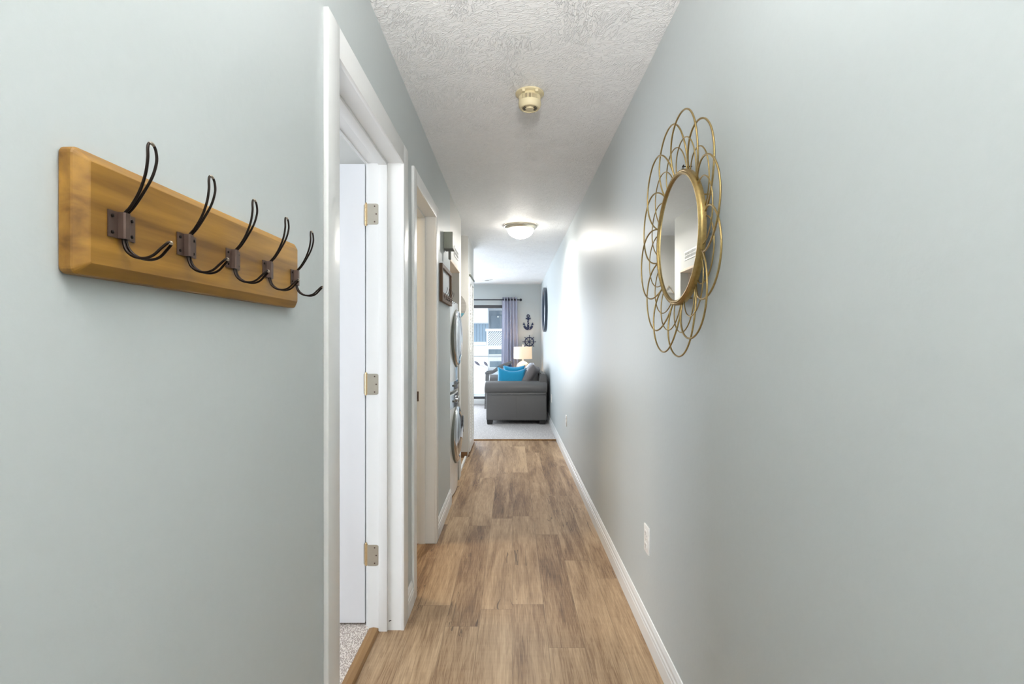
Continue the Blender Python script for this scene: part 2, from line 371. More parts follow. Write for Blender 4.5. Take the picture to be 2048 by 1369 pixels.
# baseboards with a moulded profile (offset from wall, height)
BPROF = [(0, 0), (.014, 0), (.014, .062), (.012, .066), (.0125, .078), (.009, .084), (.009, .098), (.006, .106), (.0035, .114), (0, .115)]
def baseboard(name, x, sgn, runs):
    bm = B()
    for y0, y1 in runs: prism(bm, [(x+sgn*p[0], p[1]) for p in BPROF], 'Y', y0, y1)
    struct(name, bm, M_trim)
baseboard('baseboard_right', XR, -1, [(-4.0, YF)])
baseboard('baseboard_left', XL, 1, [(-4.0, 1.29), (2.292, 2.416), (3.22, 3.925)])
bm = B(); prism(bm, [(YF-p[0], p[1]) for p in BPROF], 'X', -4.2, XR-.014); struct('baseboard_far', bm, M_trim)

# ------------------------------------------------------------------ door frames
XC = -.476      # front of the casings
def casing(d, y0, y1, wid):
    """flat casing with eased edges around opening y0..y1"""
    zt = DT; bm = B()
    t = .003
    for a, b in ((y0-wid, y0), (y1, y1+wid)):
        box(bm, XL, XC, a, b, 0, zt+wid, t)
    box(bm, XL, XC-.0003, y0-.002, y1+.002, zt, zt+wid-.0005, t)
    c = obj('casing', bm, M_trim, d, smooth=True)
    return c
def jamb(d, y0, y1):
    bm = B()
    for (a, b) in ((y0-.02, y0-.004), (y1+.004, y1+.02)):
        box(bm, -.636, XL+.001, a, b, 0, DT+.006)
    box(bm, -.636, XL+.001, y0-.02, y1+.02, DT+.004, DT+.02)
    obj('jamb', bm, M_trim, d)
    bm = B()   # door stop
    box(bm, -.587, -.549, y1-.008, y1+.005, 0, DT-.006, .002); box(bm, -.587, -.549, y0-.005, y0+.008, 0, DT-.006, .002)
    box(bm, -.587, -.549, y0, y1, DT-.008, DT+.005, .002)
    obj('door_stop', bm, M_trim, d, smooth=True)
d1 = thing('door_1', 'white framed bedroom doorway nearest the camera, its door swung open', None, (XL, 1.79, 0), kind='structure')
casing(d1, 1.38, 2.196, .086); jamb(d1, 1.38, 2.196)
bm = B()  # bedroom-side casing
box(bm, -.65, -.636, 2.2185, 2.27, 0.006, DT+.07, .002); box(bm, -.65, -.636, 1.30, 1.38, 0.006, DT+.07, .002); box(bm, -.65, -.636, 1.38, 2.196, DT, DT+.07, .002)
obj('inner_casing', bm, M_trim, d1, smooth=True)
bm = B(); box(bm, -1.456, -.657, 2.224, 2.259, .018, 2.062, .0025); leaf = obj('door_leaf', bm, M_door, d1, smooth=True)
def hinge(z):
    """hinge: jamb plate, door-edge plate and knuckle"""
    y = 2.1985; R_ = .012; poly = []
    x0, x1, h = -.638, -.588, .046
    pts = [(x0, -h), (x1-R_, -h)]+[(x1-R_+R_*math.sin(a*PI/8), -h+R_-R_*math.cos(a*PI/8)) for a in range(1, 5)]
    pts += [(x1-R_+R_*math.cos(a*PI/8), h-R_+R_*math.sin(a*PI/8)) for a in range(0, 5)]+[(x0, h)]
    bm = B(); prism(bm, [(px, z+pz) for px, pz in pts], 'Y', y-.0005, y+.003)
    box(bm, -.6570, -.6555, 2.2235, 2.257, z-.044, z+.044)
    box(bm, -.6570, -.6480, 2.2095, 2.2125, z-.044, z+.044)
    box(bm, -.6572, -.6560, 2.2095, 2.226, z-.044, z+.044)
    pl = obj('hinge', bm, M_nickel, d1, label='brushed nickel hinge with rounded corners')
    bm = B()
    for k in range(5): lathe(bm, [(.0055, z-.046+k*.0186), (.0062, z-.0455+k*.0186), (.0062, z-.0285+k*.0186), (.0055, z-.028+k*.0186)], (-.6465, 2.2080, 0), n=12)
    lathe(bm, [(.0035, z-.050), (.0045, z+.050), (.003, z+.053)], (-.6465, 2.2080, 0), n=10)
    box(bm, -.644, -.634, 2.199, 2.2030, z-.044, z+.044)
    obj('hinge_pin', bm, M_brass, pl, smooth=True)
    for dx, dz in ((-.606, .034), (-.599, 0), (-.606, -.034)):
        bm = B(); lathe(bm, [(.0034, 0), (.0030, .0012), (.001, .0014)], (dx, y-.0017, z+dz), 'Y', 10); obj('screw', bm, M_bronze, pl)
for z in (1.832, 1.083, .330): hinge(z)
# a chip in the paint near the jamb's foot
bm = B(); prism(bm, [(-.5435+.001*a, .038+.0012*b) for a, b in ((0, 0), (4, 1), (8, 3.5), (11, 4), (8, 6), (3, 4.5), (0, 3))], 'Y', 2.1990, 2.2003); obj('paint_chip', bm, M_dark, d1)

d2 = thing('door_2', 'white framed doorway beyond the first, left open to a warm lit room', None, (XL, 2.82, 0), kind='structure')
casing(d2, 2.494, 3.142, .072); jamb(d2, 2.494, 3.142)
bm = B(); box(bm, -.614, -.590, 3.1385, 3.1470, .896, .958, .001); sp = obj('strike_plate', bm, M_bronze, d2)
bm = B(); box(bm, -.608, -.596, 3.1375, 3.1384, .912, .942); obj('latch_hole', bm, M_dark, sp)

# louvered bifold closet doors (two leaves of slats)
d3 = thing('door_3', 'white louvered bifold closet doors at the end of the hall', None, (-.48, 5.85, 0), kind='structure')
def louver(y0, y1):
    bm = B(); x0, x1 = -.508, -.478; z0, z1 = .03, 2.01
    box(bm, x0, x1, y0, y0+.035, z0, z1, .002); box(bm, x0, x1, y1-.035, y1, z0, z1, .002)
    box(bm, x0, x1, y0+.035, y1-.035, z0, z0+.10); box(bm, x0, x1, y0+.035, y1-.035, z1-.07, z1)
    p = obj('door_leaf', bm, M_trim, d3, smooth=True)
    bm = B(); z = z0+.11
    a = D(50); n = 0
    while z < z1-.08:
        obox(bm, (-.497, (y0+y1)/2, z), (math.cos(a), 0, -math.sin(a)), (0, 1, 0), (math.sin(a), 0, math.cos(a)), .026, y1-y0-.068, .006)
        z += .035; n += 1
    obj('louver_slats', bm, M_trim, p)
louver(5.63, 5.905); louver(5.915, 6.19)
bm = B(); box(bm, -.515, -.468, 5.62, 6.20, 2.012, 2.032, .002); obj('track', bm, M_greydk, d3)
bm = B(); box(bm, -.63, -.52, 5.62, 6.20, .0, .01); box(bm, -.535, -.5125, 5.625, 6.195, 0.03, 2.01); obj('slat_gap_shade', bm, M_dark, d3)  # dark sheet stands in for the shade between the slats

# entry door behind the camera
d4 = thing('door_4', None, None, (0, -4.0, 0), kind='structure')
bm = B(); box(bm, -.40, .42, -4.0, -3.97, .01, 2.03, .003); obj('door_leaf', bm, M_door, d4)

# ------------------------------------------------------------------ sliding glass door
w1 = thing('window_1', 'dark framed sliding glass door opening onto the bright deck', None, (-1.38, YF, .1), kind='structure')
bm = B()
box(bm, -2.75, -.02, YF+.02, YF+.09, 1.96, 2.02, .003); box(bm, -2.75, -.02, YF+.0, YF+.10, .10, .155, .003)
box(bm, -2.75, -2.69, YF+.02, YF+.09, .155, 1.96, .003); box(bm, -.08, -.02, YF+.02, YF+.09, .155, 1.96, .003)
fr = obj('frame', bm, M_alu, w1, smooth=True)
bm = B(); box(bm, -.84, -.795, YF+.03, YF+.07, .155, 1.96, .003); box(bm, -1.75, -1.70, YF+.03, YF+.07, .155, 1.96, .003); obj('stile', bm, M_alu, w1)
for a, b in ((-2.69, -1.75), (-1.70, -.84), (-.795, -.08)):
    bm = B(); box(bm, a, b, YF+.048, YF+.053, .155, 1.96); obj('pane', bm, M_glass, w1)

# ------------------------------------------------------------------ hook rack
FX = -.464      # front face of the board
rack = thing('hook_rack', 'long stained wood coat rack with five dark double wire hooks on the near left wall', 'coat rack', (XL, .815, 1.343))
y0, y1, z0, z1 = .537, 1.092, 1.343, 1.4815
bm = B()
def ring(x, i, rc):
    out = []
    for cy, cz, a0 in ((y1-i-rc, z1-i-rc, 0), (y0+i+rc, z1-i-rc, 90), (y0+i+rc, z0+i+rc, 180), (y1-i-rc, z0+i+rc, 270)):
        for q in range(5): out.append(bm.verts.new((x, cy+rc*math.cos(D(a0+22.5*q)), cz+rc*math.sin(D(a0+22.5*q)))))
    return out
rs = [ring(XL+.0005, .002, .006), ring(XL+.003, 0, .008), ring(XL+.0150, 0, .008), ring(XL+.0168, .0010, .007), ring(FX-.0008, .0118, .0022), ring(FX, .0132, .002)]
nr = len(rs[0])
for i in range(len(rs)-1):
    for k in range(nr): bm.faces.new((rs[i][k], rs[i][(k+1) % nr], rs[i+1][(k+1) % nr], rs[i+1][k]))
bm.faces.new(rs[0][::-1]); bm.faces.new(rs[-1])
obj('board', bm, M_board, rack)
def hook(parent, Y, sc=1.0, xf=FX, zc=1.406, mw=None, mp=None, tips=True):
    mw = mw or M_iron; mp = mp or M_bronze
    def P(dx, dy, dz): return (xf+dx*sc, Y+dy*sc, zc+dz*sc)
    up = [(.0045, .0020, -.004), (.0045, .0020, .012), (.014, .0022, .024), (.024, .003, .040), (.033, .0055, .060), (.037, .0072, .078), (.0368, .0070, .090), (.0362, .0045, .0965)]
    lo = [(.0045, .0022, -.017), (.009, .0035, -.029), (.019, .005, -.0365), (.032, .0058, -.0385), (.0425, .0058, -.035), (.051, .005, -.027), (.0575, .0035, -.0205)]
    side = lo[::-1]+up
    loop = [(.059, 0, -.019)]+side+[(.036, 0, .0985)]+[(a, -b, c) for a, b, c in side[::-1]]
    bm = B(); tube(bm, spline([P(*q) for q in loop], 5, closed=True), .0017*sc, 8, closed=True)
    h = obj('hook', bm, mw, parent, smooth='all')
    # plate with raised channel
    bm = B()
    prof = [(-.0205, .0003), (-.0205, .0016), (-.0062, .0016), (-.0055, .0072), (-.0035, .0086), (.0035, .0086), (.0055, .0072), (.0062, .0016), (.0205, .0016), (.0205, .0003)]
    A = [bm.verts.new(P(b, a, -.0155)) for a, b in prof]; C = [bm.verts.new(P(b, a, .0155)) for a, b in prof]
    bm.faces.new(A); bm.faces.new(C[::-1])
    for k in range(len(prof)): bm.faces.new((A[k], C[k], C[(k+1) % len(prof)], A[(k+1) % len(prof)]))
    obj('mounting_plate', bm, mp, h)
    if tips:
        for a in (-1, 1):
            for b in (-1, 1):
                bm = B(); lathe(bm, [(.0022, .0015), (.0021, .0026), (.001, .0032)], P(0, a*.0148, b*.0095), 'X', 10); obj('screw', bm, M_iron, h, smooth=True)
        for tp in (((.0364, .0038, .0972), (.0362, 0, .0988), (.0364, -.0038, .0972)), ((.0578, .0028, -.0202), (.0592, 0, -.0188), (.0578, -.0028, -.0202))):
            bm = B(); tube(bm, spline([P(*q) for q in tp], 4), .0019, 8); obj('worn_tip', bm, M_worn, h, smooth='all')
    return h
for k in range(5): hook(rack, .5925+k*.118)

# ------------------------------------------------------------------ gold petal mirror
MY, MZ = 1.605, 1.60
mir = thing('wall_mirror', 'round wall mirror in a frame of looping antique gold wire petals on the right wall', 'mirror', (XR, MY, MZ))
bm = B(); prof = [(.196, .527), (.199, .5215), (.2035, .5205), (.206, .5235), (.2085, .5225), (.2125, .526), (.2140, .531), (.2130, .541), (.196, .542)]
lathe(bm, prof, (0, MY, MZ), 'X', 72, cap=False)
obj('rim', bm, M_gold, mir, smooth=True)
bm = B(); lathe(bm, [(.1995, .5415), (.1995, .5275)], (0, MY, MZ), 'X', 72); obj('mirror_glass', bm, M_mirror, mir, label='clear round mirror glass')
for k in range(12):
    ph = D(10+30*k)
    for (cr, ra, wb, r_, xt) in ((.253, .127, .127, .0028, .514), (.212, .092, .094, .0020, .522)):
        pts = []
        for q in range(41):
            t = -2.15+4.3*q/40
            rad = cr+ra*math.cos(t); tn = wb*math.sin(t)
            y_ = -(rad*math.cos(ph)-tn*math.sin(ph)); z_ = rad*math.sin(ph)+tn*math.cos(ph)
            rr = math.hypot(y_, z_); f = max(0, min(1, (rr-.205)/.17))
            x_ = .537+(xt-.537)*math.sin(f*PI/2)+(.004 if k % 2 else -.003)
            pts.append((x_, MY+y_, MZ+z_))
        bm = B(); tube(bm, pts, r_, 8); obj('petal', bm, M_gold, mir, smooth='all')
bm = B(); tube(bm, spline([(.543, MY-.006, MZ+.205), (.548, MY-.006, MZ+.234), (.548, MY+.006, MZ+.234), (.543, MY+.006, MZ+.205)], 5), .0012, 6); lathe(bm, [(.002, .545), (.002, .577)], (0, MY, MZ+.233), 'X', 8)
obj('hanger', bm, M_iron, mir)
for a in (40, 150, 270): bm = B(); lathe(bm, [(.0025, .540), (.0025, .576)], (0, MY+.19*math.cos(D(a)), MZ+.19*math.sin(D(a))), 'X', 8); obj('spacer', bm, M_gold, mir)

# ------------------------------------------------------------------ outlets
def outlet(Y, Z, label):
    t = thing('electrical_outlet', label, 'outlet', (XR, Y, Z-.058), 'wall outlets')
    bm = B(); box(bm, XR-.006, XR+.001, Y-.036, Y+.036, Z-.058, Z+.058, .0025); obj('cover_plate', bm, M_plastic, t, smooth=True)
    for dz in (-.026, .026):
        bm = B(); pts = [(.0165*math.cos(a), .0165*math.sin(a)) for a in [k*PI/12 for k in range(24)]]
        prism(bm, [(Y+max(-.0165, min(.0165, p[0]*1.1)), Z+dz+max(-.0125, min(.0125, p[1]*1.1))) for p in pts], 'X', XR-.0085, XR-.005)
        r = obj('receptacle', bm, M_plastic, t)
        bm = B(); box(bm, XR-.0088, XR-.0083, Y-.0075, Y-.0055, Z+dz-.002, Z+dz+.006); box(bm, XR-.0088, XR-.0083, Y+.0055, Y+.0075, Z+dz-.002, Z+dz+.005); lathe(bm, [(.002, XR-.0088), (.002, XR-.0083)], (0, Y, Z+dz-.0075), 'X', 8)
        obj('slots', bm, M_dark, r)
    bm = B(); lathe(bm, [(.001, XR-.0075), (.0025, XR-.007), (.003, XR-.006)], (0, Y, Z), 'X', 10); obj('screw', bm, M_nickel, t)
    return t
outlet(2.135, .427, 'white wall outlet below the gold petal mirror, nearest the camera')
outlet(5.33, .43, 'white wall outlet low on the right wall, just before the carpet')
outlet(7.35, .44, 'white wall outlet on the right wall beside the back of the sofa')

# ------------------------------------------------------------------ smoke detector
sd = thing('smoke_detector', 'yellowed round smoke detector on the near ceiling', 'smoke detector', (.081, 2.352, H))
bm = B(); lathe(bm, [(.067, 2.4395), (.067, 2.434), (.063, 2.431), (.03, 2.430)], (.081, 2.352, 0), n=48); obj('mounting_plate', bm, M_smoke, sd, smooth=True)
bm = B(); lathe(bm, [(.046, 2.432), (.049, 2.424), (.0505, 2.420), (.048, 2.4195), (.048, 2.398), (.0525, 2.397), (.053, 2.385), (.050, 2.374), (.044, 2.3665), (.038, 2.366), (.036, 2.369), (.019, 2.369), (.017, 2.364), (.001, 2.363)], (.081, 2.352, 0), n=48); body = obj('body', bm, M_smoke, sd, smooth=True)
bm = B()
for k in range(48):
    a = 2*PI*k/48; u = Vector((math.cos(a), math.sin(a), 0)); v = Vector((-math.sin(a), math.cos(a), 0))
    obox(bm, Vector((.081, 2.352, 2.409))+u*.0492, u, v, (0, 0, 1), .004, .0032, .023)
obj('grille_bars', bm, M_smoke, body)
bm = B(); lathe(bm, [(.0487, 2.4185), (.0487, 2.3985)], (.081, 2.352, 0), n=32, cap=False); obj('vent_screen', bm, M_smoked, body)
for sd_side in (-1, 1):
  bm = B()
  for k in range(20):
    a = 2*PI*k/20; u = Vector((math.cos(a), math.sin(a), 0)); v = Vector((-math.sin(a), math.cos(a), 0))
    if abs(math.sin(a)) < .72 and math.cos(a)*sd_side > 0: obox(bm, Vector((.081, 2.352, 2.3685))+u*.028, u, v, (0, 0, 1), .013, .003, .002)
  obj('sounder_slots', bm, M_dark, body)
for s in (-1, 1): bm = B(); box(bm, .081+s*.03-.007, .081+s*.03+.007, 2.29, 2.305, 2.42, 2.433, .002); obj('clip', bm, M_smoke, sd)

# ------------------------------------------------------------------ dome ceiling light of the hall, and an added fill dome
def dome(c, label, bm_mat, ty='ceiling_light'):
    t = thing(ty, label, 'ceiling light', (c[0], c[1], H))
    bm = B(); lathe(bm, [(.166, H-.0005), (.168, H-.006), (.166, H-.016), (.158, H-.019), (.155, H-.028), (.142, H-.038), (.134, H-.042), (.130, H-.040), (.128, H-.01)], (c[0], c[1], 0), n=64, cap=False); obj('trim_ring', bm, M_nickel, t, smooth=True)
    bm = B(); pr = [(.131*math.cos(a), H-.040-.092*math.sin(a)) for a in [k*PI/2/12 for k in range(12)]]+[(.004, H-.132)]
    lathe(bm, [(.128, H-.012)]+pr, (c[0], c[1], 0), n=48); bo = obj('glass_bowl', bm, bm_mat, t, smooth=True, label='glowing frosted glass bowl')
    bm = B(); lathe(bm, [(.010, H-.130), (.011, H-.134), (.006, H-.138), (.007, H-.143), (.004, H-.149), (.001, H-.150)], (c[0], c[1], 0), n=16); obj('finial', bm, M_nickel, t, smooth=True)
    return t
dome((.08, 5.02), 'lit frosted glass dome light with nickel ring on the hall ceiling', M_bowl)
bl = bpy.data.lights.new('dome_bulb', 'AREA'); bl.shape = 'DISK'; bl.size = .09; bl.energy = 11; bl.color = (1, .96, .90)   # bulb of the dome light, under its bowl
blo = bpy.data.objects.new('dome_bulb', bl); COL.objects.link(blo); blo.location = (.08, 5.02, 2.289)
dome((.04, -2.3), 'unseen frosted glass fill dome added on the entry ceiling near the entry door', M_bowl_fill)  # added out of view to brighten the near hall
cv = thing('ceiling_vent', 'small round white vent on the ceiling near the far wall', 'vent', (-.48, 9.4, H))
bm = B(); lathe(bm, [(.11, H-.0005), (.112, H-.006), (.095, H-.012), (.085, H-.008)], (-.48, 9.4, 0), n=32, cap=False); lathe(bm, [(.07, H-.004), (.068, H-.015), (.05, H-.016)], (-.48, 9.4, 0), n=32, cap=False); obj('vent_ring', bm, M_plastic, cv, smooth=True)
bm = B(); lathe(bm, [(.086, H-.0005), (.086, H-.004)], (-.48, 9.4, 0), n=32); lathe(bm, [(.045, H-.005), (.045, H-.017)], (-.48, 9.4, 0), n=24); obj('vent_core', bm, M_greydk, cv, smooth=True)

# ------------------------------------------------------------------ left wall: chime box, hook frame, grille
cb = thing('door_chime', 'small grey plastic box high on the left wall above the framed hook board', 'wall box', (XL, 3.6, 1.93))
bm = B(); box(bm, XL+.0005, -.426, 3.56, 3.645, 1.935, 2.056, .003); hs = obj('housing', bm, M_grey, cb, smooth=True)
bm = B(); box(bm, XL+.004, -.421, 3.555, 3.65, 1.929, 1.937, .002); obj('base_lip', bm, M_greydk, cb)
bm = B(); box(bm, -.462, -.444, 3.60, 3.625, 1.866, 1.930, .002); obj('stub', bm, M_greydk, cb)

FY0, FY1, FZ0, FZ1 = 3.35, 3.875, 1.545, 1.80
hf = thing('key_hook_frame', 'walnut framed pale panel with a row of small hooks, beside the laundry niche', 'key rack', (XL, 3.61, FZ0))
fx = -.468
bm = B()
box(bm, XL+.0005, fx, FY0, FY0+.028, FZ0, FZ1, .001); box(bm, XL+.0005, fx, FY1-.028, FY1, FZ0, FZ1, .001)
box(bm, XL+.0005, fx-.0003, FY0+.027, FY1-.027, FZ1-.026, FZ1, .001); box(bm, XL+.0005, fx-.0003, FY0+.027, FY1-.027, FZ0, FZ0+.062, .001)
obj('frame', bm, M_frame, hf)
bm = B(); box(bm, XL+.001, XL+.005, FY0+.027, FY1-.027, FZ0+.06, FZ1-.025); obj('panel', bm, M_panel, hf, label='pale whitewashed panel')
for k in range(5): hook(hf, FY0+.07+k*.095, .62, fx, FZ0+.038, M_iron, M_bronze, tips=False)

gr = thing('wall_grille', 'small white slotted air grille on the header above the laundry niche', 'vent', (XL, 4.33, 1.995))
bm = B(); box(bm, XL+.0005, XL+.006, 4.18, 4.48, 1.995, 2.075, .001); obj('grille_frame', bm, M_plastic, gr)
bm = B()
for k in range(14): 
    for zz in (2.008, 2.038): box(bm, XL+.005, XL+.0067, 4.20+k*.0195, 4.211+k*.0195, zz, zz+.024)
obj('grille_slots', bm, M_greydk, gr)

# round sign hanging in the recess
SX, SZ, SR = -.662, 1.659, .154
rs_ = thing('round_sign', 'round greyed wood sign with a teal lower band hanging on the recess wall', 'wall sign', (SX, 5.5, SZ-SR))
bm = B(); lathe(bm, [(SR-.002, 5.499), (SR, 5.497), (SR, 5.484), (SR-.002, 5.482)], (SX, 0, SZ), 'Y', 64); dk_ = obj('disc', bm, M_sign, rs_, smooth=True)
def segpoly(z_top, R_, n=24):
    a0 = math.asin(z_top/R_); pts = []
    a1 = -PI-a0
    return [(SX+R_*math.cos(a0+(a1-a0)*k/n), SZ+R_*math.sin(a0+(a1-a0)*k/n)) for k in range(n+1)]
bm = B(); prism(bm, segpoly(-.075, SR-.001), 'Y', 5.4805, 5.4821); obj('teal_band', bm, M_teal, rs_, label='teal painted lower band')
bm = B()
for gx, gz in ((-.07, -.02), (-.02, .005), (.045, -.015), (.075, .02)):
    tube(bm, spline([(SX+gx-.022, 5.481, SZ+gz), (SX+gx-.010, 5.481, SZ+gz+.012), (SX+gx, 5.481, SZ+gz), (SX+gx+.010, 5.481, SZ+gz+.012), (SX+gx+.022, 5.481, SZ+gz)], 4), .0018, 6)
obj('painted_motif', bm, M_greydk, rs_)
bm = B(); tube(bm, [(SX-.06, 5.49, SZ+SR-.014), (SX, 5.492, SZ+SR+.07), (SX+.06, 5.49, SZ+SR-.014)], .003, 6); lathe(bm, [(.004, 5.482), (.003, 5.5)], (SX, 0, SZ+SR+.071), 'Y', 8); obj('rope_hanger', bm, M_rope, rs_)

# ------------------------------------------------------------------ washer and dryer
def appliance(name, label, cat, zb, zt, zdoor, washer):
    t = thing(name, label, cat, (-.85, 4.26, zb))
    YA, YB = 3.945, 4.575
    n = 14; poly = [(-1.24, YA), (-1.24, YB)]
    for k in range(n+1):
        s = 1-k/n; yy = YA+(YB-YA)*s; poly.append((-.508+.030*(1-(2*s-1)**2)**.8, yy))
    bm = B(); prism(bm, poly, 'Z', zb+.02, zt)
    obj('cabinet', bm, M_white_app, t, smooth=True)
    for a in (YA+.05, YB-.05):
        for x in (-.56, -1.18): bm = B(); lathe(bm, [(.02, zb), (.018, zb+.021)], (x, a, 0), n=12); obj('foot', bm, M_dark, t)
    yc = 4.262; R_ = .232
    bm = B(); lathe(bm, [(R_, -.500), (R_+.004, -.478), (R_, -.462), (R_-.012, -.452), (R_-.040, -.448), (R_-.050, -.456), (R_-.052, -.480)], (0, yc, zdoor), 'X', 64, cap=False)
    dr = obj('door', bm, M_chrome, t, smooth=True, label='round chrome door ring')
    bm = B(); lathe(bm, [(R_-.051, -.47), (R_-.054, -.452), (R_-.085, -.440), (.08, -.432), (.002, -.429)], (0, yc, zdoor), 'X', 48, cap=False); obj('door_glass', bm, M_glassdk if washer else M_dryglass, dr, smooth=True)
    bm = B(); lathe(bm, [(R_+.012, -.495), (R_+.014, -.474), (R_+.004, -.470)], (0, yc, zdoor), 'X', 64, cap=False); obj('bezel', bm, M_greydk, dr, smooth=True)
    if washer:
        bm = B(); hy = yc+(R_-.03)*.97
        box(bm, -.462, -.436, hy-.018, hy+.016, zdoor-.02, zdoor+.13, .006); obj('door_handle', bm, M_glassdk, dr, smooth=True)
    # control panel
    z0_, z1_ = (zt-.115, zt-.008) if washer else (zb+.03, zb+.10)
    bm = B(); poly = [(-.520, YA+.01)]+[(-.5045+.030*(1-(2*s-1)**2)**.8, YA+.01+(YB-YA-.02)*s) for s in [k/12 for k in range(13)]]+[(-.520, YB-.01)]
    prism(bm, poly, 'Z', z0_, z1_); pn = obj('control_panel', bm, M_chrome, t, smooth=True, label='silver control panel')
    if washer: bm = B(); lathe(bm, [(.030, -.480), (.029, -.460), (.024, -.455), (.002, -.455)], (0, yc, (z0_+z1_)/2), 'X', 24); obj('dial', bm, M_chrome, pn, smooth=True)
    for k in range(3):
        for q in (yc+.07+k*.045, yc-.095-k*.045): bm = B(); box(bm, -.482, -.4735, q, q+.025, (z0_+z1_)/2-.008, (z0_+z1_)/2+.008, .002); obj('button', bm, M_greydk, pn)
    if not washer:
        bm = B(); box(bm, -1.2, -.53, YA+.03, YB-.03, zt, zt+.012, .004); obj('top_panel', bm, M_white_app, t)
    return t
appliance('washing_machine', 'white front loading washer with dark porthole door at the bottom of the laundry stack', 'washing machine', 0.0, .845, .487, True)
appliance('clothes_dryer', 'white dryer with round chrome ringed door stacked on the washer', 'dryer', .845, 1.60, 1.30, False)

# ------------------------------------------------------------------ sofa
def smooth_box(bm, x0, x1, y0, y1, z0, z1, bev, seg=4):
    r = bmesh.ops.create_cube(bm, size=1)
    for v in r['verts']: v.co = Vector(((x0+x1)/2+v.co.x*(x1-x0), (y0+y1)/2+v.co.y*(y1-y0), (z0+z1)/2+v.co.z*(z1-z0)))
    es = list({e for v in r['verts'] for e in v.link_edges}); bmesh.ops.bevel(bm, geom=es, offset=bev, segments=seg, affect='EDGES', profile=.5)
CZ = .012
sofa = thing('sofa', 'charcoal grey leather sofa with rolled arms standing along the right wall', 'sofa', (.06, 8.45, CZ))
SY0, SY1 = 7.60, 9.36
bm = B(); smooth_box(bm, -.385, .525, SY0+.03, SY1-.03, .075, .30, .02); obj('base', bm, M_leather, sofa, smooth=True)
def arm(ya, yb, out):
    bm = B(); smooth_box(bm, -.400, .520, min(ya, yb)+.012, max(ya, yb)-.012, .070, .50, .022)
    # roll: cylinder-like section along X with rounded front
    yc, zc, ry, rz = (ya+yb)/2, .565, .125, .103
    prof = []
    for k in range(24):
        a = 2*PI*k/24; prof.append((ry*math.cos(a), rz*math.sin(a)))
    xs = [(-.428, .80), (-.420, .93), (-.405, 1.0), (.515, 1.0), (.528, .97)]
    rings = [[bm.verts.new((x, yc+p[0]*s, zc+p[1]*s)) for p in prof] for x, s in xs]
    for i in range(len(rings)-1):
        for k in range(24): bm.faces.new((rings[i][k], rings[i][(k+1) % 24], rings[i+1][(k+1) % 24], rings[i+1][k]))
    bm.faces.new(rings[0][::-1]); bm.faces.new(rings[-1])
    a = obj('arm', bm, M_leather, sofa, smooth=True)
    bm = B(); tube(bm, [(-.404, yc+out*.118, .47), (.0, yc+out*.118, .468), (.52, yc+out*.118, .47)], .004, 6)
    tube(bm, [(.06, yc+out*.1148, .10), (.06, yc+out*.1148, .45)], .0012, 6); obj('seam', bm, M_leather, a, smooth='all')
arm(SY0, SY0+.235, -1); arm(SY1-.235, SY1, 1)
bm = B(); prism(bm, [(.525, .08), (.528, .755), (.50, .782), (.43, .775), (.36, .45), (.30, .10)], 'Y', SY0+.06, SY1-.06)
bmesh.ops.bevel(bm, geom=list(bm.edges), offset=.015, segments=3, affect='EDGES'); obj('backrest', bm, M_leather, sofa, smooth=True)
for a, b in ((SY0+.237, 8.478), (8.482, SY1-.237)):
    bm = B(); smooth_box(bm, -.40, .36, a, b, .30, .455, .035); obj('seat_cushion', bm, M_leather, sofa, smooth=True)
def pillow(w, h, t, pinch=.06, n=18, sag=0):
    """pillow in local x(width) z(height) y(thick)"""
    bm = B(); G = {}
    for side in (1, -1):
        for i in range(n+1):
            for j in range(n+1):
                u, v = -1+2*i/n, -1+2*j/n
                if side == -1 and (i in (0, n) or j in (0, n)): G[(side, i, j)] = G[(1, i, j)]; continue
                ex = 1-pinch*(1-v*v)*abs(u)**3*1.0; ez = 1-pinch*(1-u*u)*abs(v)**3
                th = t/2*((1-u**4)*(1-v**4))**.45
                zz = v*h/2*ez
                if v > 0: zz -= sag*(1-u*u)*v
                G[(side, i, j)] = bm.verts.new((u*w/2*ex, side*th, zz))
        for i in range(n):
            for j in range(n):
                q = [G[(side, i, j)], G[(side, i+1, j)], G[(side, i+1, j+1)], G[(side, i, j+1)]]
                try: bm.faces.new(q if side == 1 else q[::-1])
                except ValueError: pass
    return bm
def place(bm, M4):
    bmesh.ops.transform(bm, matrix=M4, verts=bm.verts); return bm
R = lambda a, ax: Matrix.Rotation(D(a), 4, ax)
for (a, b) in ((8.03, 0), (8.82, 1)):
    bm = pillow(.62, .44, .20, .04); place(bm, Matrix.Translation((.33, 8.18+(.56 if b else 0), .665))@R(-16, 'Y')@R(90, 'Z'))
    o = obj('back_cushion', bm, M_leather, sofa, smooth='all')
for x in (-.345, .455):
    for yy in (SY0+.05, SY1-.05):
        bm = B(); prism(bm, [(x-.048, .085), (x+.048, .085), (x+.040, CZ), (x-.040, CZ)], 'Y', yy-.035, yy+.035); obj('leg', bm, M_legd, sofa, label='black block leg')
def tagged(o, l, c, g=None): return tag(o, l, c, g)
bm = pillow(.47, .42, .15, .10, sag=.05); place(bm, Matrix.Translation((-.02, 7.935, .668))@R(-13, 'X')@R(3, 'Y'))
tagged(obj('throw_pillow', bm, M_tealp, smooth='all'), 'bright teal plush pillow leaning on the near arm of the sofa', 'pillow', 'teal pillows on the sofa')
bm = pillow(.40, .40, .15, .10, sag=.02); place(bm, Matrix.Translation((.03, 9.04, .660))@R(12, 'X'))
tagged(obj('throw_pillow', bm, M_tealp, smooth='all'), 'teal plush pillow at the far end of the sofa, seen behind the nearer one', 'pillow', 'teal pillows on the sofa')
